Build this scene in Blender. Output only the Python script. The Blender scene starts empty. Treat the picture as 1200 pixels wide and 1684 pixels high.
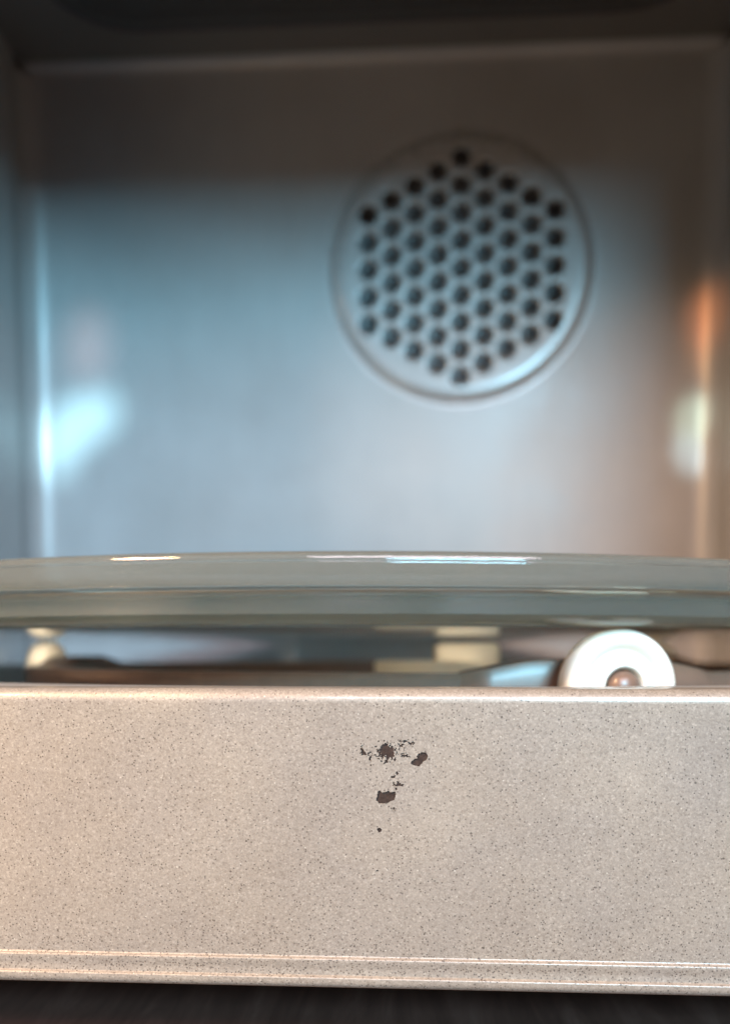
import bpy, bmesh, math, random
import numpy as np
from mathutils import Vector, Matrix
from mathutils.geometry import delaunay_2d_cdt

random.seed(4)
np.random.seed(4)
SC = bpy.context.scene
COL = SC.collection
Z0 = 66.0                       # mm: eye height above the countertop; all layout below is in mm, eye at the origin


def W(x, y, z):
    return Vector((x * 0.001, y * 0.001, (z + Z0) * 0.001))


# ------------------------------------------------------------------ camera
cam_d = bpy.data.cameras.new("camera")
cam = bpy.data.objects.new("camera", cam_d)
COL.objects.link(cam)
cam.location = W(0, 0, 0)
cam.rotation_euler = (math.radians(90 - 4.0), 0, math.radians(3.3))
cam_d.sensor_fit = 'VERTICAL'
cam_d.sensor_height = 36.0
cam_d.lens = 36.0 * 1413.0 / 1684.0
cam_d.shift_y = 0.19585
cam_d.clip_start = 0.01
cam_d.clip_end = 50
cam_d.dof.use_dof = True
cam_d.dof.focus_distance = 0.134
cam_d.dof.aperture_fstop = 12.0
SC.camera = cam

# ------------------------------------------------------------------ world and lamps
wd = bpy.data.worlds.new("World")
SC.world = wd
wd.use_nodes = True
bg = wd.node_tree.nodes["Background"]
bg.inputs[0].default_value = (0.74, 0.80, 0.74, 1)
bg.inputs[1].default_value = 0.016


def area(name, loc, target, sx, sy, power, color):
    d = bpy.data.lights.new(name, 'AREA')
    d.shape = 'RECTANGLE'
    d.size, d.size_y = sx, sy
    d.energy = power
    d.color = color
    o = bpy.data.objects.new(name, d)
    COL.objects.link(o)
    o.location = W(*loc)
    o.rotation_euler = (W(*target) - W(*loc)).to_track_quat('-Z', 'Y').to_euler()
    return o


def spot(name, loc, target, power, angle, blend, color, radius, sc=(1, 1), roll=0):
    d = bpy.data.lights.new(name, 'SPOT')
    d.energy = power
    d.spot_size = math.radians(angle)
    d.spot_blend = blend
    d.shadow_soft_size = radius
    d.color = color
    o = bpy.data.objects.new(name, d)
    COL.objects.link(o)
    o.location = W(*loc)
    o.rotation_euler = (W(*target) - W(*loc)).to_track_quat('-Z', 'Y').to_euler()
    o.rotation_euler = ((W(*target) - W(*loc)).to_track_quat('-Z', 'Y').to_matrix() @ Matrix.Rotation(math.radians(roll), 3, 'Z')).to_euler()
    o.scale = (sc[0], sc[1], 1)
    return o


# daylight window of the room, ahead of the oven and to its right
area("window_light", (760, -1850, 878), (-20, 300, 100), 0.95, 0.40, 84, (0.36, 0.76, 0.98))
# warm room lamp, high on the left
area("room_lamp", (-440, -210, 520), (20, 300, 20), 0.12, 0.12, 13.0, (1.0, 0.62, 0.35))
# added warm fill left of the camera, to tan the sill's left side
area("added_warm_fill", (-300, -110, -46), (-20, 130, -30), 0.08, 0.03, 0.66, (1.0, 0.68, 0.36))
# ceiling light behind the camera
area("ceiling_light", (300, -900, 900), (0, 200, 0), 1.0, 0.34, 22, (1.0, 0.84, 0.92))
# added spot beams: imitated reflections in the back corners, brightening under the plate
spot("added_cold_spot", (420, -700, 330), (-211, 545, 146), 330.0, 2.5, 1.0, (0.47, 0.86, 1.0), 0.012, (1.0, 0.72), 30)
spot("added_cold_spot", (420, -700, 330), (-225, 543, 124), 230.0, 1.6, 1.0, (0.47, 0.86, 1.0), 0.012, (0.7, 1.0), 0)
spot("added_rose_spot", (380, -700, 360), (-206, 545, 192), 60.0, 2.6, 1.0, (1.0, 0.62, 0.60), 0.012, (0.55, 1.0), 0)
spot("added_amber_spot", (-330, -700, 300), (175, 543, 200), 90.0, 2.2, 1.0, (1.0, 0.27, 0.06), 0.008, (0.60, 1.0), -6)
spot("added_amber_spot", (-330, -700, 300), (171, 543, 176), 30.0, 1.4, 1.0, (1.0, 0.40, 0.10), 0.006, (0.60, 1.0), 14)
spot("added_pale_spot", (-330, -700, 280), (168, 544, 142), 100.0, 1.7, 1.0, (0.72, 1.0, 0.80), 0.006, (0.70, 1.0), -8)
spot("added_pale_spot", (-330, -700, 280), (165, 544, 121), 110.0, 1.5, 1.0, (0.66, 0.94, 1.0), 0.006, (0.62, 1.0), 12)
spot("added_low_spot", (300, -500, 9), (-146, 330, -2), 64.0, 1.25, 1.0, (1.0, 0.84, 0.62), 0.006)  # added beam below the plate, brightens only the left wheel
spot("added_low_spot", (300, -500, 8), (14, 310, -1), 16.0, 1.1, 1.0, (1.0, 0.85, 0.66), 0.006, (2.0, 1.0))  # same kind of added beam, aimed at the coupler

SC.view_settings.view_transform = 'Standard'
SC.view_settings.look = 'None'
SC.view_settings.exposure = 0
SC.view_settings.gamma = 1
SC.view_settings.use_curve_mapping = False
SC.cycles.max_bounces = 14
SC.cycles.transmission_bounces = 12
SC.cycles.glossy_bounces = 6
SC.cycles.caustics_refractive = True
SC.cycles.sample_clamp_indirect = 4.0
SC.cycles.blur_glossy = 0.5


# ------------------------------------------------------------------ materials
def mat(name):
    m = bpy.data.materials.new(name)
    m.use_nodes = True
    nt = m.node_tree
    b = nt.nodes["Principled BSDF"]
    return m, nt, b


def n(nt, kind, **kw):
    nd = nt.nodes.new(kind)
    for k, v in kw.items():
        if k in nd.inputs:
            nd.inputs[k].default_value = v
        else:
            setattr(nd, k, v)
    return nd


def ramp(nt, src, stops):
    r = nt.nodes.new('ShaderNodeValToRGB')
    el = r.color_ramp.elements
    while len(el) < len(stops):
        el.new(0.5)
    for e, (p, c) in zip(el, stops):
        e.position = p
        e.color = (*c, 1) if len(c) == 3 else c
    nt.links.new(src, r.inputs[0])
    return r.outputs[0]


def coords(nt, scale=(1, 1, 1)):
    tc = nt.nodes.new('ShaderNodeTexCoord')
    mp = nt.nodes.new('ShaderNodeMapping')
    mp.inputs['Scale'].default_value = scale
    nt.links.new(tc.outputs['Object'], mp.inputs['Vector'])
    return mp.outputs[0]


def mixc(nt, a, b, fac, mode='MIX'):
    m = nt.nodes.new('ShaderNodeMix')
    m.data_type = 'RGBA'
    m.blend_type = mode
    for sock, v in ((m.inputs[0], fac), (m.inputs[6], a), (m.inputs[7], b)):
        if hasattr(v, 'is_output'):
            nt.links.new(v, sock)
        else:
            sock.default_value = v if not isinstance(v, tuple) else (*v, 1)
    return m.outputs[2]


def bump(nt, b, src, strength, dist):
    bp = nt.nodes.new('ShaderNodeBump')
    bp.inputs['Strength'].default_value = strength
    bp.inputs['Distance'].default_value = dist
    nt.links.new(src, bp.inputs['Height'])
    nt.links.new(bp.outputs[0], b.inputs['Normal'])


def metallic_paint():
    """champagne paint with metal flake: fine light and dark grains, dark pin holes that crowd along the bottom crease"""
    m, nt, b = mat("champagne_flake_paint")
    v = coords(nt)

    def cellval(scale, comp):
        vo = n(nt, 'ShaderNodeTexVoronoi', Scale=scale)
        nt.links.new(v, vo.inputs['Vector'])
        sp = nt.nodes.new('ShaderNodeSeparateColor')
        nt.links.new(vo.outputs['Color'], sp.inputs[0])
        return vo.outputs['Distance'], sp.outputs[comp]

    _, grain = cellval(3600.0, 0)
    _, grain2 = cellval(5600.0, 1)
    c1 = ramp(nt, grain, [(0.0, (0.226, 0.186, 0.155)), (0.16, (0.268, 0.226, 0.191)), (0.50, (0.291, 0.247, 0.210)), (0.86, (0.311, 0.265, 0.227)), (1.0, (0.365, 0.316, 0.273))])
    c2 = ramp(nt, grain2, [(0.0, (0.86, 0.86, 0.86)), (0.3, (0.985, 0.985, 0.985)), (0.8, (1.025, 1.025, 1.025)), (1.0, (1.13, 1.13, 1.12))])
    c = mixc(nt, c1, c2, 1.0, 'MULTIPLY')
    # dark pin holes: some cells only, more of them along the crease and the lip
    tc = nt.nodes.new('ShaderNodeTexCoord')
    sx = nt.nodes.new('ShaderNodeSeparateXYZ')
    nt.links.new(tc.outputs['Object'], sx.inputs[0])
    mr = n(nt, 'ShaderNodeMapRange')
    mr.inputs['From Min'].default_value = -0.0475
    mr.inputs['From Max'].default_value = -0.0405
    mr.inputs['To Min'].default_value = 0.30
    mr.inputs['To Max'].default_value = 0.0
    nt.links.new(sx.outputs[2], mr.inputs['Value'])
    wob = n(nt, 'ShaderNodeTexNoise', Scale=130.0, Detail=2.0)
    nt.links.new(v, wob.inputs['Vector'])
    for scale, comp, thr, rad in ((1250.0, 0, 0.93, 0.21), (2300.0, 1, 0.94, 0.34), (620.0, 2, 0.97, 0.14)):
        d, r = cellval(scale, comp)
        ad = n(nt, 'ShaderNodeMath', operation='ADD')
        nt.links.new(r, ad.inputs[0])
        nt.links.new(mr.outputs[0], ad.inputs[1])
        ad2 = n(nt, 'ShaderNodeMath', operation='MULTIPLY_ADD')
        nt.links.new(wob.outputs[0], ad2.inputs[0])
        ad2.inputs[1].default_value = 0.14
        nt.links.new(ad.outputs[0], ad2.inputs[2])
        pick = ramp(nt, ad2.outputs[0], [(0.0, (0, 0, 0)), (min(0.98, thr + 0.03), (0, 0, 0)), (1.0, (0.9, 0.9, 0.9))])
        dist = ramp(nt, d, [(0.0, (1, 1, 1)), (rad * 0.6, (1, 1, 1)), (rad, (0, 0, 0))])
        c = mixc(nt, c, (0.085, 0.066, 0.055), mixc(nt, dist, pick, 1.0, 'MULTIPLY'))
    # a few bright flakes
    d, r = cellval(1500.0, 2)
    pick = ramp(nt, r, [(0.0, (0, 0, 0)), (0.93, (0, 0, 0)), (0.97, (1, 1, 1))])
    dist = ramp(nt, d, [(0.0, (1, 1, 1)), (0.12, (1, 1, 1)), (0.22, (0, 0, 0))])
    c = mixc(nt, c, (0.50, 0.45, 0.39), mixc(nt, dist, pick, 1.0, 'MULTIPLY'))
    big = n(nt, 'ShaderNodeTexNoise', Scale=55.0, Detail=4.0, Roughness=0.6)
    nt.links.new(v, big.inputs['Vector'])
    c = mixc(nt, c, ramp(nt, big.outputs[0], [(0.3, (0.81, 0.825, 0.83)), (0.7, (0.93, 0.935, 0.90))]), 1.0, 'MULTIPLY')
    nt.links.new(c, b.inputs['Base Color'])
    b.inputs['Metallic'].default_value = 0.2
    sm = n(nt, 'ShaderNodeTexNoise', Scale=38.0, Detail=5.0, Roughness=0.65, Distortion=0.8)
    nt.links.new(v, sm.inputs['Vector'])
    nt.links.new(ramp(nt, sm.outputs[0], [(0.35, (0.40, 0.40, 0.40)), (0.65, (0.56, 0.56, 0.56))]), b.inputs['Roughness'])
    b.inputs['Coat Weight'].default_value = 0.4
    nt.links.new(ramp(nt, sm.outputs[0], [(0.35, (0.04, 0.04, 0.04)), (0.65, (0.12, 0.12, 0.12))]), b.inputs['Coat Roughness'])
    bump(nt, b, grain, 0.12, 0.00004)
    return m


def enamel(name, col, rough, metallic=0.0, spec=0.5, coat=0.0):
    m, nt, b = mat(name)
    v = coords(nt, (1, 1, 0.12))
    s = n(nt, 'ShaderNodeTexNoise', Scale=120.0, Detail=4.0, Roughness=0.6)
    nt.links.new(v, s.inputs['Vector'])
    v2 = coords(nt)
    k = n(nt, 'ShaderNodeTexNoise', Scale=14.0, Detail=5.0, Roughness=0.62)
    nt.links.new(v2, k.inputs['Vector'])
    a = ramp(nt, s.outputs[0], [(0.3, tuple(x * 0.98 for x in col)), (0.7, tuple(x * 1.02 for x in col))])
    w = ramp(nt, k.outputs[0], [(0.3, (0.9, 0.89, 0.88)), (0.65, (1.03, 1.03, 1.03))])
    nt.links.new(mixc(nt, a, w, 1.0, 'MULTIPLY'), b.inputs['Base Color'])
    r = ramp(nt, k.outputs[0], [(0.3, (rough * 0.85,) * 3), (0.7, (rough * 1.18,) * 3)])
    nt.links.new(r, b.inputs['Roughness'])
    b.inputs['Metallic'].default_value = metallic
    b.inputs['Specular IOR Level'].default_value = spec
    b.inputs['Coat Weight'].default_value = coat
    b.inputs['Coat Roughness'].default_value = 0.12
    return m


def plastic(name, col, rough, sss=0.0, var=0.08):
    m, nt, b = mat(name)
    v = coords(nt)
    k = n(nt, 'ShaderNodeTexNoise', Scale=260.0, Detail=4.0, Roughness=0.6)
    nt.links.new(v, k.inputs['Vector'])
    nt.links.new(ramp(nt, k.outputs[0], [(0.3, tuple(x * (1 - var) for x in col)), (0.7, tuple(min(1, x * (1 + var)) for x in col))]), b.inputs['Base Color'])
    b.inputs['Roughness'].default_value = rough
    if sss:
        b.inputs['Subsurface Weight'].default_value = sss
        b.inputs['Subsurface Radius'].default_value = (0.002, 0.0016, 0.0012)
        b.inputs['Subsurface Scale'].default_value = 1.0
    bump(nt, b, k.outputs[0], 0.08, 0.0001)
    return m


def glass_mat():
    m, nt, b = mat("turntable_glass")
    v = coords(nt)
    k = n(nt, 'ShaderNodeTexNoise', Scale=420.0, Detail=3.0, Roughness=0.6)
    nt.links.new(v, k.inputs['Vector'])
    b.inputs['Base Color'].default_value = (0.49, 0.51, 0.475, 1)
    b.inputs['Transmission Weight'].default_value = 0.86
    b.inputs['IOR'].default_value = 1.5
    nt.links.new(ramp(nt, k.outputs[0], [(0.35, (0.03, 0.03, 0.03)), (0.7, (0.10, 0.10, 0.10))]), b.inputs['Roughness'])
    va = n(nt, 'ShaderNodeVolumeAbsorption', Density=10.0)
    va.inputs['Color'].default_value = (0.20, 0.58, 0.36, 1)
    nt.links.new(va.outputs[0], nt.nodes['Material Output'].inputs['Volume'])
    bump(nt, b, k.outputs[0], 0.10, 0.0002)
    return m


def primer_mat():
    m, nt, b = mat("bare_brown_primer")
    v = coords(nt)
    k = n(nt, 'ShaderNodeTexNoise', Scale=1500.0, Detail=3.0)
    nt.links.new(v, k.inputs['Vector'])
    nt.links.new(ramp(nt, k.outputs[0], [(0.3, (0.020, 0.011, 0.008)), (0.7, (0.042, 0.026, 0.020))]), b.inputs['Base Color'])
    b.inputs['Roughness'].default_value = 0.62
    b.inputs['Specular IOR Level'].default_value = 0.22
    return m


def wood_mat():
    m, nt, b = mat("dark_wood_laminate")
    v = coords(nt, (1, 0.12, 1))
    k = n(nt, 'ShaderNodeTexNoise', Scale=160.0, Detail=5.0, Roughness=0.65, Distortion=0.6)
    nt.links.new(v, k.inputs['Vector'])
    nt.links.new(ramp(nt, k.outputs[0], [(0.3, (0.050, 0.019, 0.013)), (0.55, (0.085, 0.036, 0.026)), (0.75, (0.13, 0.062, 0.048))]), b.inputs['Base Color'])
    b.inputs['Roughness'].default_value = 0.8
    b.inputs['Specular IOR Level'].default_value = 0.2
    return m


M_PAINT = metallic_paint()
M_CAV = enamel("silver_grey_cavity_enamel", (0.275, 0.28, 0.285), 0.42, metallic=0.15, spec=0.45)
M_VENT = enamel("silver_grey_vent_enamel", (0.275, 0.28, 0.285), 0.42, metallic=0.15, spec=0.45)
M_RIM = enamel("rubbed_vent_rim_enamel", (0.275, 0.28, 0.285), 0.28, metallic=0.15, spec=0.5)
M_DUCT = enamel("galvanised_duct", (0.19, 0.195, 0.20), 0.5)
M_STEEL = enamel("grey_casing_paint", (0.22, 0.21, 0.20), 0.5)
M_WHEEL = plastic("ivory_white_plastic", (0.90, 0.82, 0.70), 0.42, 0.15, 0.02)
M_CREAM = plastic("cream_plastic", (0.90, 0.81, 0.64), 0.5, 0.1, 0.03)
M_TAUPE = plastic("taupe_brown_plastic", (0.17, 0.105, 0.075), 0.3)
M_TOP = enamel("shaded_ceiling_enamel", (0.11, 0.105, 0.10), 0.5)  # cavity enamel darkened: the ceiling's shade is put into its colour
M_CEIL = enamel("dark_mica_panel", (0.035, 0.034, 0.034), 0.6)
M_GLASS = glass_mat()
M_PRIMER = primer_mat()
M_WOOD = wood_mat()


# ------------------------------------------------------------------ helpers
def link(name, me, m, parent=None, smooth=None):
    o = bpy.data.objects.new(name, me)
    COL.objects.link(o)
    if m is not None and not me.materials:
        me.materials.append(m)
    if parent is not None:
        o.parent = parent
    if smooth is not None:
        for p in me.polygons:
            p.use_smooth = True
        me.set_sharp_from_angle(angle=math.radians(smooth))
    return o


def mesh(name, vs, fs):
    me = bpy.data.meshes.new(name)
    me.from_pydata([tuple(c * 0.001 for c in v) for v in vs], [], fs)
    me.validate()
    return me


def fixn(me):
    bm = bmesh.new()
    bm.from_mesh(me)
    bmesh.ops.remove_doubles(bm, verts=bm.verts, dist=1e-7)
    bmesh.ops.recalc_face_normals(bm, faces=bm.faces)
    bm.to_mesh(me)
    bm.free()
    return me


def face_to(me, ref):
    """turn every face towards the point ref (mm)"""
    r = Vector(ref) * 0.001
    bm = bmesh.new()
    bm.from_mesh(me)
    for f in bm.faces:
        if f.normal.dot(r - f.calc_center_median()) < 0:
            f.normal_flip()
    bm.to_mesh(me)
    bm.free()
    return me


def lathe(prof, segs=96, closed=False):
    """profile of (r, z) in mm turned about z; r = 0 ends collapse to a pole"""
    vs, fs, rows = [], [], []
    for r, z in prof:
        if r < 1e-6:
            rows.append([len(vs)])
            vs.append((0, 0, z))
        else:
            rows.append(list(range(len(vs), len(vs) + segs)))
            for i in range(segs):
                a = 2 * math.pi * i / segs
                vs.append((r * math.cos(a), r * math.sin(a), z))
    pairs = list(zip(rows, rows[1:])) + ([(rows[-1], rows[0])] if closed else [])
    for A, B in pairs:
        for i in range(segs):
            j = (i + 1) % segs
            if len(A) == 1 and len(B) == 1:
                continue
            if len(A) == 1:
                fs.append((A[0], B[i], B[j]))
            elif len(B) == 1:
                fs.append((A[i], B[0], A[j]))
            else:
                fs.append((A[i], B[i], B[j], A[j]))
    return vs, fs


def arc(cx, cy, r, a0, a1, k):
    return [(cx + r * math.cos(math.radians(a0 + (a1 - a0) * i / k)), cy + r * math.sin(math.radians(a0 + (a1 - a0) * i / k))) for i in range(k + 1)]


def extrude_x(prof, xs):
    """profile of (y, z) swept along the given x stations"""
    vs, fs = [], []
    k = len(prof)
    for x in xs:
        vs += [(x, y, z) for y, z in prof]
    for s in range(len(xs) - 1):
        for i in range(k - 1):
            a = s * k + i
            fs.append((a, a + 1, a + k + 1, a + k))
    return vs, fs


def solid_box(x0, x1, y0, y1, z0, z1, bev=0.6):
    bm = bmesh.new()
    bmesh.ops.create_cube(bm, size=1)
    for v in bm.verts:
        v.co = Vector(((x0 + x1) / 2 + v.co.x * (x1 - x0), (y0 + y1) / 2 + v.co.y * (y1 - y0), (z0 + z1) / 2 + v.co.z * (z1 - z0)))
    if bev:
        bmesh.ops.bevel(bm, geom=bm.edges[:], offset=bev, segments=3, affect='EDGES', profile=0.5)
    bmesh.ops.scale(bm, vec=(0.001,) * 3, verts=bm.verts)
    me = bpy.data.meshes.new("solid")
    bm.to_mesh(me)
    bm.free()
    return me


def thing(name, loc, label, cat, group=None):
    o = bpy.data.objects.new(name, None)
    o.empty_display_size = 0.02
    COL.objects.link(o)
    o.location = loc
    o["label"] = label
    o["category"] = cat
    if group:
        o["group"] = group
    return o


# ------------------------------------------------------------------ setting: the dark countertop
XL, XR, YF, YB = -242.5, 182.0, 130.0, 545.0     # cavity sides, front plane, back plane
ZC, ZS, ZR = 359.5, -5.5, -19.0                  # ceiling, floor shelf, bottom of the turntable recess
me = mesh("countertop", [(-900, -500, 0), (900, -500, 0), (900, 900, 0), (-900, 900, 0),
                         (-900, -500, -30), (900, -500, -30), (900, 900, -30), (-900, 900, -30)],
          [(0, 1, 2, 3), (7, 6, 5, 4), (0, 4, 5, 1), (1, 5, 6, 2), (2, 6, 7, 3), (3, 7, 4, 0)])
counter = link("countertop", me, M_WOOD)
counter["kind"] = "structure"

# ------------------------------------------------------------------ the oven
oven = thing("microwave_oven", W(0, 0, 0), "silver grey microwave oven with open cavity, perforated round vent and chipped champagne front sill", "microwave")

# cavity walls; the back wall carries the rounded vertical corners
RC = 14.0


def wall_strip(pts, z0, z1):
    vs = [(x, y, z0) for x, y in pts] + [(x, y, z1) for x, y in pts]
    k = len(pts)
    return vs, [(i, i + 1, k + i + 1, k + i) for i in range(k - 1)]


def side_wall(x, s):
    # side wall with a shallow pressed vertical bead just ahead of the corner
    y1 = YB - RC
    pts = [(x, YF), (x, y1 - 16), (x + s * 0.5, y1 - 13), (x + s * 0.9, y1 - 10), (x + s * 0.5, y1 - 7), (x, y1 - 4), (x, y1)]
    return wall_strip(pts, ZS - 14, ZC + 2)


for x, s in ((XL, 1), (XR, -1)):
    vs, fs = side_wall(x, s)
    link("side_wall", mesh("side_wall", vs, fs), M_CAV, oven, 50)

# back wall: flat sheet with a round opening, rounded corners, rounded top
VC = (27.1, 233.7)       # centre of the vent in x, z
VR = 78.6                # radius of the pressed disc
NV = 128
x0, x1, z0, z1 = XL + RC, XR - RC, ZS - 14, ZC - 6
vs, fs = [], []
outer, inner = [], []
for i in range(NV):
    a = 2 * math.pi * i / NV
    c, s = math.cos(a), math.sin(a)
    t = min(((x1 - VC[0]) / c) if c > 1e-9 else 1e9, ((x0 - VC[0]) / c) if c < -1e-9 else 1e9,
            ((z1 - VC[1]) / s) if s > 1e-9 else 1e9, ((z0 - VC[1]) / s) if s < -1e-9 else 1e9)
    outer.append((VC[0] + c * t, VC[1] + s * t))
    inner.append((VC[0] + c * (VR + 4.2), VC[1] + s * (VR + 4.2)))
# snap nearest outer points to the rectangle's corners
for cx, cz in ((x0, z0), (x0, z1), (x1, z0), (x1, z1)):
    k = min(range(NV), key=lambda i: (outer[i][0] - cx) ** 2 + (outer[i][1] - cz) ** 2)
    outer[k] = (cx, cz)
vs = [(p[0], YB, p[1]) for p in outer] + [(p[0], YB, p[1]) for p in inner]
fs = [(i, NV + i, NV + (i + 1) % NV, (i + 1) % NV) for i in range(NV)]
flat_me = face_to(mesh("back_wall", vs, fs), (0, 330, 160))
vs, fs = [], []
# pressed ring round the opening: bead, then the step back to the disc
ringp = [(VR + 4.2, 0.0), (VR + 3.0, 0.10), (VR + 2.2, 0.12), (VR + 1.4, -0.05), (VR + 0.6, -0.5), (VR - 0.2, -1.1), (VR - 1.0, -1.6), (VR - 2.0, -1.95), (VR - 3.2, -2.17), (VR - 4.8, -2.32), (VR - 6.4, -2.39), (VR - 8.0, -2.4)]
base = len(vs)
for r, d in ringp:
    for i in range(NV):
        a = 2 * math.pi * i / NV
        vs.append((VC[0] + r * math.cos(a), YB + d, VC[1] + r * math.sin(a)))
for q in range(len(ringp) - 1):
    for i in range(NV):
        j = (i + 1) % NV
        fs.append((base + q * NV + i, base + (q + 1) * NV + i, base + (q + 1) * NV + j, base + q * NV + j))
bezel_me = face_to(mesh("vent_bezel", vs, fs), (VC[0], 280, VC[1]))
vs, fs = [], []
# rounded corners and the rounded turn into the ceiling
for cx, s in ((XL, 1), (XR, -1)):
    pts = [(cx + s * (RC - RC * math.cos(math.radians(t))), YB - RC + RC * math.sin(math.radians(t))) for t in range(0, 91, 9)]
    b0 = len(vs)
    v2, f2 = wall_strip(pts, z0, z1)
    vs += v2
    fs += [tuple(b0 + q for q in f) for f in f2]
pts = [(YB - 6 + 6 * math.cos(math.radians(t)), ZC - 6 + 6 * math.sin(math.radians(t))) for t in range(0, 91, 10)]
b0 = len(vs)
v2, f2 = extrude_x(pts, [XL, XR])
vs += v2
fs += [tuple(b0 + q for q in f) for f in f2]
back = link("back_wall", flat_me, M_CAV, oven)
link("vent_bezel", bezel_me, M_RIM, back, 60)
link("wall_corner", face_to(mesh("wall_corner", vs, fs), (-24, 330, 160)), M_CAV, back, 60)

# perforated disc: 61 holes in a hexagon, each with a raised collar
PITCH = 16.27
holes = []
for cxi in range(-4, 5):
    cnt = 9 - abs(cxi)
    for k in range(cnt):
        holes.append((VC[0] + cxi * PITCH * 0.866, VC[1] + (k - (cnt - 1) / 2) * PITCH))
HR = 7.5
v2d, edges = [], []


def loop(cx, cz, r, k):
    s = len(v2d)
    for i in range(k):
        a = 2 * math.pi * i / k
        v2d.append(Vector((cx + r * math.cos(a), cz + r * math.sin(a))))
    edges.extend((s + i, s + (i + 1) % k) for i in range(k))


loop(VC[0], VC[1], VR - 7.8, 96)
for h in holes:
    loop(h[0], h[1], HR, 20)
cv, ce, cf, _, _, _ = delaunay_2d_cdt(v2d, edges, [], 0, 1e-6)
keep = []
for f in cf:
    mx = sum(cv[i].x for i in f) / len(f)
    mz = sum(cv[i].y for i in f) / len(f)
    if (mx - VC[0]) ** 2 + (mz - VC[1]) ** 2 > (VR - 7.8) ** 2:
        continue
    if any((mx - h[0]) ** 2 + (mz - h[1]) ** 2 < (HR * 0.985) ** 2 for h in holes):
        continue
    keep.append(tuple(f))
vent = link("vent_disc", mesh("vent_disc", [(v.x, YB - 2.4, v.y) for v in cv], keep), M_VENT, oven)
cp, cfz = lathe([(HR, 0.0), (HR - 0.4, -0.03), (HR - 0.9, -0.18), (HR - 1.4, -0.5), (HR - 1.75, -1.0), (HR - 1.9, -1.7), (HR - 1.95, -2.0)], 24)
collar = mesh("hole_collar", [(x, -z, y) for x, y, z in cp], cfz)
collar.materials.append(M_RIM)
for p in collar.polygons:
    p.use_smooth = True
for h in holes:
    o = bpy.data.objects.new("hole_collar", collar)
    COL.objects.link(o)
    o.parent = vent
    o.location = (h[0] * 0.001, (YB - 2.4) * 0.001, h[1] * 0.001)
# exhaust duct behind the disc, with a mesh screen's grey back plate
dv = []
D0, D1 = YB + 0.6, YB + 20
for y in (D0, D1):
    for i in range(48):
        a = 2 * math.pi * i / 48
        dv.append((VC[0] + (VR + 4) * math.cos(a), y, VC[1] + (VR + 4) * math.sin(a)))
df = [(i, (i + 1) % 48, 48 + (i + 1) % 48, 48 + i) for i in range(48)] + [tuple(range(48, 96))]
link("exhaust_duct", mesh("exhaust_duct", dv, df), M_DUCT, oven)

# ceiling with a pressed mica panel
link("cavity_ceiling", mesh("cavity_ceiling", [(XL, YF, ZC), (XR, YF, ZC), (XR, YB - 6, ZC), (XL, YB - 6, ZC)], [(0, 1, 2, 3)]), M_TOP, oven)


def rounded_rect(ax, bx, ay, by, r, k=8):
    return (arc(bx - r, by - r, r, 0, 90, k) + arc(ax + r, by - r, r, 90, 180, k) + arc(ax + r, ay + r, r, 180, 270, k) + arc(bx - r, ay + r, r, 270, 360, k))


def slab(levels, ax, bx, ay, by, r):
    """stacked rounded rectangles: (inset, z)"""
    vs, fs = [], []
    k = None
    for ins, z in levels:
        p = rounded_rect(ax + ins, bx - ins, ay + ins, by - ins, max(1.0, r - ins))
        k = len(p)
        vs += [(x, y, z) for x, y in p]
    for q in range(len(levels) - 1):
        for i in range(k):
            j = (i + 1) % k
            fs.append((q * k + i, q * k + j, (q + 1) * k + j, (q + 1) * k + i))
    fs.append(tuple(range((len(levels) - 1) * k, len(levels) * k)))
    return vs, fs


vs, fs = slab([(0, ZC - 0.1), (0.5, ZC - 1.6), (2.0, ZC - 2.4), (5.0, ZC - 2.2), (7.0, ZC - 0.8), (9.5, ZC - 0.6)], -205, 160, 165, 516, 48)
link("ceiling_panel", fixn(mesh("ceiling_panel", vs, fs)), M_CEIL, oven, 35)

# floor: flat shelf with the round recess for the turntable
TC = (5.0, 324.0)           # axis of the turntable drive
FC = (-5.0, 334.0)          # middle of the pressed recess
TR = 184.0
NF = 128
fx0, fx1, fy0, fy1 = XL, XR, YF + 10, YB
outer, inner = [], []
for i in range(NF):
    a = 2 * math.pi * i / NF
    c, s = math.cos(a), math.sin(a)
    t = min(((fx1 - FC[0]) / c) if c > 1e-9 else 1e9, ((fx0 - FC[0]) / c) if c < -1e-9 else 1e9,
            ((fy1 - FC[1]) / s) if s > 1e-9 else 1e9, ((fy0 - FC[1]) / s) if s < -1e-9 else 1e9)
    outer.append((FC[0] + c * t, FC[1] + s * t))
    inner.append((FC[0] + c * TR, FC[1] + s * TR))
for cx, cz in ((fx0, fy0), (fx0, fy1), (fx1, fy0), (fx1, fy1)):
    k = min(range(NF), key=lambda i: (outer[i][0] - cx) ** 2 + (outer[i][1] - cz) ** 2)
    outer[k] = (cx, cz)
ZF = ZS - 0.5
vs = [(p[0], p[1], ZF) for p in outer]
prof = [(TR, ZF), (TR - 0.8, ZF - 0.3), (TR - 1.6, ZF - 1.4), (TR - 3.6, ZR + 1.4), (TR - 4.6, ZR + 0.3), (TR - 6, ZR)]
for r, z in prof:
    for i in range(NF):
        a = 2 * math.pi * i / NF
        vs.append((FC[0] + r * math.cos(a), FC[1] + r * math.sin(a), z))
fs = []
for q in range(len(prof)):
    for i in range(NF):
        j = (i + 1) % NF
        fs.append((q * NF + i, q * NF + j, (q + 1) * NF + j, (q + 1) * NF + i))
fs.append(tuple(range(len(prof) * NF, (len(prof) + 1) * NF)))
link("cavity_floor", fixn(mesh("cavity_floor", vs, fs)), M_CAV, oven, 35)

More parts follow.
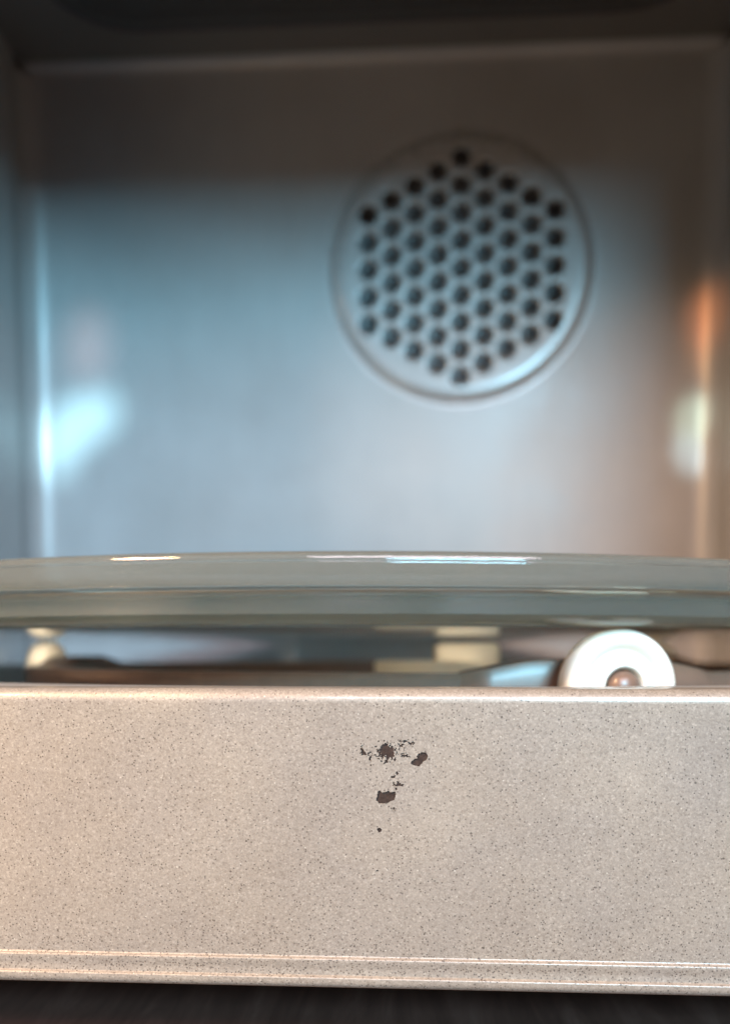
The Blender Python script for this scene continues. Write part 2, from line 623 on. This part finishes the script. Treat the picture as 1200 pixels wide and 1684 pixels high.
# front sill: rounded top lip, flat face, stepped hem at the bottom
RT = 2.1
ZFT, ZFB = ZS - RT, -47.0
top_prof = [(YF + 10, ZS - 0.9), (YF + 9.4, ZS - 0.15), (YF + 8.6, ZS)] + [(YF + RT - RT * math.sin(math.radians(t)), ZS - RT + RT * math.cos(math.radians(t))) for t in range(0, 91, 6)]
hem = [(YF, ZFB)]
hem += [(YF - 0.05, ZFB - 0.14), (YF - 0.22, ZFB - 0.26)]
hem += [(YF - 0.30 - 0.28 * math.sin(math.radians(t)), ZFB - 0.58 + 0.30 * math.cos(math.radians(t))) for t in range(0, 91, 15)]
zq = ZFB - 2.75
hem += [(YF - 0.58, ZFB - 1.1), (YF - 0.48, ZFB - 1.6), (YF - 0.50, ZFB - 2.2), (YF - 0.58, zq - 0.12), (YF - 0.74, zq - 0.26)]
hem += [(YF - 0.82 - 0.28 * math.sin(math.radians(t)), zq - 0.58 + 0.30 * math.cos(math.radians(t))) for t in range(0, 91, 15)]
hem += [(YF - 1.1, zq - 0.9)] + [(YF - 0.0 - 1.1 * math.cos(math.radians(t)), zq - 1.0 - 1.2 * math.sin(math.radians(t))) for t in range(0, 91, 10)]
hem += [(YF + 14, zq - 2.2)]
XA, XB = XL - 22, XR + 22
# the patch of the face where paint has come off
PX0, PX1, PZ0, PZ1 = -10.6, 4.2, -35.2, -10.4
CELL = 0.08
xs = [XA] + [XA + (XB - XA) * i / 40 for i in range(1, 40)] + [XB]
vs, fs = extrude_x(top_prof, xs)
b0 = len(vs)
v2, f2 = extrude_x(hem, xs)
vs += v2
fs += [tuple(b0 + q for q in f) for f in f2]


def face_quad(ax, bx, az, bz):
    b = len(vs)
    vs.extend([(ax, YF, az), (bx, YF, az), (bx, YF, bz), (ax, YF, bz)])
    fs.append((b, b + 1, b + 2, b + 3))


face_quad(XA, PX0, ZFB, ZFT)
face_quad(PX1, XB, ZFB, ZFT)
face_quad(PX0, PX1, ZFB, PZ0)
face_quad(PX0, PX1, PZ1, ZFT)
sill = link("front_sill", face_to(mesh("front_sill", vs, fs), (0, -300, 60)), M_PAINT, oven, 40)

# --- chips: a fine grid; cells without paint lie deeper, at the bare primer
NXG, NZG = int(round((PX1 - PX0) / CELL)), int(round((PZ1 - PZ0) / CELL))
gx = PX0 + (np.arange(NXG) + 0.5) * CELL
gz = PZ0 + (np.arange(NZG) + 0.5) * CELL
GX, GZ = np.meshgrid(gx, gz, indexing='ij')


def vnoise(scale, seed):
    r = np.random.RandomState(seed)
    g = r.rand(260, 260)
    u, v = (GX - PX0) / scale, (GZ - PZ0) / scale
    iu, iv = u.astype(int), v.astype(int)
    fu, fv = u - iu, v - iv
    fu, fv = fu * fu * (3 - 2 * fu), fv * fv * (3 - 2 * fv)
    a = g[iu, iv] * (1 - fu) + g[iu + 1, iv] * fu
    b = g[iu, iv + 1] * (1 - fu) + g[iu + 1, iv + 1] * fu
    return a * (1 - fv) + b * fv


# chip outlines, in pixels of a drawing whose origin and scale are mapped to mm on the face
CH_S, CH_X0, CH_Z0 = 0.0928, -63.17, 100.3


def pmm(u, v):
    return (u - 0) * CH_S + CH_X0, CH_Z0 - v * 0.0933


def sd_poly(pts):
    """signed distance in mm, negative inside"""
    P = [pmm(*p) for p in pts]
    d = np.full(GX.shape, 1e9)
    inside = np.zeros(GX.shape, bool)
    for (ax, az), (bx, bz) in zip(P, P[1:] + P[:1]):
        ex, ez = bx - ax, bz - az
        t = np.clip(((GX - ax) * ex + (GZ - az) * ez) / (ex * ex + ez * ez), 0, 1)
        d = np.minimum(d, np.hypot(GX - ax - t * ex, GZ - az - t * ez))
        c = ((az > GZ) != (bz > GZ)) & (GX < (bx - ax) * (GZ - az) / (bz - az + 1e-12) + ax)
        inside ^= c
    return np.where(inside, -d, d)


def sd_ell(u, v, ru, rv):
    x, z = pmm(u, v)
    a, b = ru * CH_S, rv * CH_S
    q = np.hypot((GX - x) / a, (GZ - z) / b)
    return (q - 1) * min(a, b)


n1 = vnoise(0.35, 1) - 0.5
n2 = vnoise(0.17, 2) - 0.5
n3 = vnoise(0.24, 3) - 0.5
chips = []
# large clean flake
chips.append(("paint_chip", sd_poly([(621, 1302), (624, 1300), (628, 1304), (634, 1303), (638, 1300), (642, 1303), (650, 1302), (650, 1311), (648, 1316), (641, 1319), (636, 1322), (624, 1322), (618, 1317), (620, 1309)]) + n1 * 0.12))
# double oval flake on the right
chips.append(("paint_chip", np.minimum(sd_poly([(687, 1240), (692, 1237), (699, 1237), (703, 1243), (702, 1248), (696, 1252), (686, 1248), (684, 1244)]),
                                       sd_poly([(676, 1252), (682, 1247), (690, 1248), (696, 1252), (692, 1257), (689, 1260), (681, 1259), (675, 1256)])) + n1 * 0.10))
# speckled round bruise
f = sd_ell(636, 1236, 15.5, 14) + n3 * 1.25 + n2 * 0.8 + 0.10
chips.append(("paint_chip", f))
# hook on the left
chips.append(("paint_chip", np.minimum(sd_poly([(592, 1226), (596, 1226), (597, 1234), (602, 1239), (611, 1236), (612, 1240), (605, 1244), (593, 1242), (592, 1236)]), sd_ell(608, 1249, 1.5, 3.5)) + n2 * 0.42 + n1 * 0.15 + 0.05))
# crumbs at the upper right of the bruise
f = np.minimum.reduce([sd_ell(661, 1225, 4.5, 2.6), sd_ell(671, 1224, 3.5, 2.0), sd_ell(678, 1224, 2.2, 1.7), sd_ell(665, 1231, 1.8, 3), sd_ell(663, 1241, 4, 3), sd_ell(670, 1244, 4.5, 1.6), sd_ell(663, 1218, 6, 1.4)])
chips.append(("paint_chip", f + n2 * 0.55 + n3 * 0.3 + 0.05))
# crumbs above the large flake
f = np.minimum.reduce([sd_ell(653, 1272, 1.9, 3), sd_ell(647, 1278, 3.5, 2.4), sd_ell(656, 1291, 7, 2.6), sd_ell(655, 1286, 2, 4), sd_ell(661, 1291, 3.2, 3.2), sd_ell(647, 1289, 2.2, 3), sd_ell(651, 1298, 2.3, 2.2), sd_ell(666, 1285, 1.0, 1.3)])
chips.append(("paint_chip", f + n2 * 0.3 + 0.02))
chips.append(("paint_chip", sd_ell(647, 1330, 3.2, 1.9) + n2 * 0.25))
chips.append(("paint_chip", sd_ell(623.5, 1366, 3.6, 4.0) + n2 * 0.12))
# pin holes round about
f = np.full(GX.shape, 1e9)
for u, v, r in ((620, 1434, 1.6), (604, 1214, 1.3), (622, 1219, 1.2), (627, 1252, 1.6), (634, 1254, 1.5), (649, 1250, 1.8), (641, 1253, 1.2), (622, 1248, 1.4), (618, 1228, 1.3), (655, 1233, 1.3), (616, 1242, 1.2), (610, 1259, 1.0), (645, 1212, 1.2)):
    f = np.minimum(f, sd_ell(u, v, r * 1.2, r))
chips.append(("paint_chip", f + n2 * 0.12))

owner = np.full(GX.shape, -1)
for i, (_, f) in enumerate(chips):
    owner[(f < 0) & (owner < 0)] = i
owner[0, :] = owner[-1, :] = -1
owner[:, 0] = owner[:, -1] = -1
DEEP = 0.18
bare = owner >= 0
# paint sheet with its broken edges
vs = [(PX0 + i * CELL, YF, PZ0 + j * CELL) for i in range(NXG + 1) for j in range(NZG + 1)]
nb = len(vs)
vs += [(PX0 + i * CELL, YF + DEEP, PZ0 + j * CELL) for i in range(NXG + 1) for j in range(NZG + 1)]
R1 = NZG + 1


def vid(i, j, d=0):
    return d * nb + i * R1 + j


fs = []
for i in range(NXG):
    # merge runs of painted cells down a column to keep the sheet light
    j = 0
    while j < NZG:
        if bare[i, j]:
            j += 1
            continue
        e = j
        while e < NZG and not bare[i, e]:
            e += 1
        fs.append((vid(i, j), vid(i + 1, j), vid(i + 1, e), vid(i, e)))
        j = e
for i in range(1, NXG - 1):
    for j in range(1, NZG - 1):
        if not bare[i, j]:
            continue
        if not bare[i - 1, j]:
            fs.append((vid(i, j), vid(i, j + 1), vid(i, j + 1, 1), vid(i, j, 1)))
        if not bare[i + 1, j]:
            fs.append((vid(i + 1, j), vid(i + 1, j, 1), vid(i + 1, j + 1, 1), vid(i + 1, j + 1)))
        if not bare[i, j - 1]:
            fs.append((vid(i, j), vid(i, j, 1), vid(i + 1, j, 1), vid(i + 1, j)))
        if not bare[i, j + 1]:
            fs.append((vid(i, j + 1), vid(i + 1, j + 1), vid(i + 1, j + 1, 1), vid(i, j + 1, 1)))
me = mesh("chipped_paint", vs, fs)
bm = bmesh.new()
bm.from_mesh(me)
bmesh.ops.delete(bm, geom=[v for v in bm.verts if not v.link_faces], context='VERTS')
bm.to_mesh(me)
bm.free()
link("chipped_paint", me, M_PAINT, sill)
for q, (nm, _) in enumerate(chips):
    idx = {}
    vs, fs = [], []

    def gv(i, j):
        if (i, j) not in idx:
            idx[(i, j)] = len(vs)
            vs.append((PX0 + i * CELL, YF + DEEP + 0.02 * random.random(), PZ0 + j * CELL))
        return idx[(i, j)]

    for i, j in zip(*np.nonzero(owner == q)):
        fs.append((gv(i, j), gv(i + 1, j), gv(i + 1, j + 1), gv(i, j + 1)))
    if fs:
        link(nm, mesh(nm, vs, fs), M_PRIMER, sill)

# jambs and head of the front frame, and the outer casing
link("front_jamb", solid_box(XL - 22, XL - 0.2, YF, YF + 12, ZS + 0.3, ZC + 30, 1.5), M_PAINT, oven, 40)
link("front_jamb", solid_box(XR + 0.2, XR + 100, YF, YF + 12, ZS + 0.3, ZC + 30, 1.5), M_PAINT, oven, 40)
link("front_header", solid_box(XL, XR, YF, YF + 12, ZC + 0.2, ZC + 30, 1.5), M_PAINT, oven, 40)
link("casing_top", solid_box(XL - 22, XR + 100, YF + 12.3, YB + 60, ZC + 29, ZC + 30, 0.3), M_STEEL, oven)
link("casing_side", solid_box(XL - 22, XL - 21, YF + 12.3, YB + 60, -52, ZC + 28.7, 0.3), M_STEEL, oven)
link("casing_side", solid_box(XR + 99, XR + 100, YF + 12.3, YB + 60, -52, ZC + 28.7, 0.3), M_STEEL, oven)
link("casing_base", solid_box(XL - 20.5, XR + 98.5, YF + 14.5, YB + 60, -52.5, -51.2, 0.3), M_STEEL, oven)
link("casing_back", solid_box(XL - 20.5, XR + 98.5, YB + 58, YB + 59.5, -51, ZC + 28.7, 0.3), M_STEEL, oven)
for fx in (XL + 10, XR + 60):
    for fy in (YF + 45, YB + 20):
        vv, ff = lathe([(0, -66), (9, -66), (10, -65), (10, -53), (0, -53)], 24)
        link("foot", fixn(mesh("foot", [(x + fx, y + fy, z + 0.2) for x, y, z in vv], ff)), M_STEEL, oven, 40)

# ------------------------------------------------------------------ coupler in the middle of the recess
cpl = thing("turntable_coupler", W(TC[0] + 2, TC[1], ZR), "cream stepped drive coupler under the middle of the glass plate", "coupler")
hub, ff = lathe([(0, 0), (22, 0), (22, 15.0), (21.4, 15.8), (8.8, 16.0), (0, 16.0)], 40)
link("coupler_base", fixn(mesh("coupler_base", hub, ff)), M_CREAM, cpl, 40)
link("drive_lug", solid_box(0.5, 23.5, -14, 14, 9.6, 22.4, 2.0), M_CREAM, cpl, 40)

# ------------------------------------------------------------------ roller ring
ring = thing("roller_ring", W(TC[0], TC[1], ZR), "brown plastic roller ring with three white wheels under the glass plate", "roller ring")
RW = 150.0
WR = 11.9
AZ = (-76.1, -183.5, 42.0)
RO = 141.0
rp, rf = lathe([(RO - 8, 4.0), (RO, 4.0), (RO, 13.2), (RO - 1.2, 14.6), (RO - 6.8, 14.6), (RO - 8, 13.2)], 144, closed=True)
link("ring_band", fixn(mesh("ring_band", rp, rf)), M_TAUPE, ring, 40)


def housing():
    """arched block riding on the ring behind a wheel: trapezoid seen from outside"""
    vs, fs = [], []
    N = 26
    for i in range(N + 1):
        t = -1 + 2 * i / N
        ang = t * 12.0
        h = 14.8 + 2.9 * min(1.0, max(0.0, (1 - abs(t)) / 0.50))
        ro = RO + 1.6 * min(1.0, (1 - abs(t)) / 0.15)
        for r, z in ((RO - 7, 5), (ro, 5), (ro + 0.5, h - 3.5), (ro - 0.6, h - 0.5), (ro - 1.6, h), (RO - 7, h)):
            a = math.radians(ang)
            vs.append((r * math.cos(a), r * math.sin(a), z))
    for i in range(N):
        for k in range(6):
            fs.append((i * 6 + k, i * 6 + (k + 1) % 6, (i + 1) * 6 + (k + 1) % 6, (i + 1) * 6 + k))
    fs.append(tuple(range(6)))
    fs.append(tuple(range(N * 6, N * 6 + 6)))
    return fixn(mesh("wheel_housing", vs, fs))


hm = housing()
# wheel turned about its axle: tyre, recessed face, hub collar
wp = [(3.9, -3.6), (10.2, -3.6), (11.2, -3.1), (WR - 0.1, -1.9), (WR, 0.0), (WR, 1.6), (WR - 0.35, 2.9), (WR - 1.1, 3.7), (WR - 2.0, 4.0),
      (WR - 3.0, 3.8), (WR - 3.7, 3.0), (WR - 4.3, 2.5), (WR - 5.0, 2.6), (6.0, 3.2), (5.2, 3.7), (4.4, 3.8), (3.9, 3.3), (3.7, 2.0)]
wv, wf = lathe(wp, 72)
wheel_me = fixn(mesh("wheel", [(z, x, y) for x, y, z in wv], wf))
pv, pf = lathe([(3.5, -9.0), (3.5, 3.2), (3.3, 4.1), (2.7, 4.9), (1.8, 5.4), (0.8, 5.65), (0, 5.7)], 32)
pin_me = fixn(mesh("axle_pin", [(z, x, y) for x, y, z in pv], pf))
for a in AZ:
    hgo = link("wheel_housing", hm, M_TAUPE, ring, 35)
    hgo.rotation_euler = (0, 0, math.radians(a))
    w = link("wheel", wheel_me, M_WHEEL, ring, 45)
    w.location = (RW * 0.001 * math.cos(math.radians(a)), RW * 0.001 * math.sin(math.radians(a)), WR * 0.001)
    w.rotation_euler = (0, 0, math.radians(a))
    link("axle_pin", pin_me, M_TAUPE, w, 40)

# ------------------------------------------------------------------ glass turntable plate
plate = thing("glass_turntable", W(-20, 346, 5.0), "clear greenish glass turntable plate with thick rim resting on white wheels", "glass plate")
gp = [(0, 0), (178, 0), (181.0, 0.1), (183.6, 0.5), (185.2, 1.2)]
gp += [(186.2, 2.2), (187.4, 6.2), (187.6, 6.6), (187.9, 6.8), (189.3, 6.85), (189.6, 6.92), (189.8, 7.15)]
gp += [(190.2, 11.2), (190.15, 11.4), (189.85, 11.5), (189.9, 11.65)]
gp += [(188.4 + 1.6 * math.cos(math.radians(t)), 11.85 + 1.6 * math.sin(math.radians(t))) for t in range(0, 181, 15)]
gp += [(186.6, 11.2), (186.0, 9.6), (184.9, 7.6), (183.4, 6.6), (181, 6.2), (0, 6.2)]
gv_, gf = lathe(gp, 256)
link("plate_body", fixn(mesh("plate_body", gv_, gf)), M_GLASS, plate, 28)
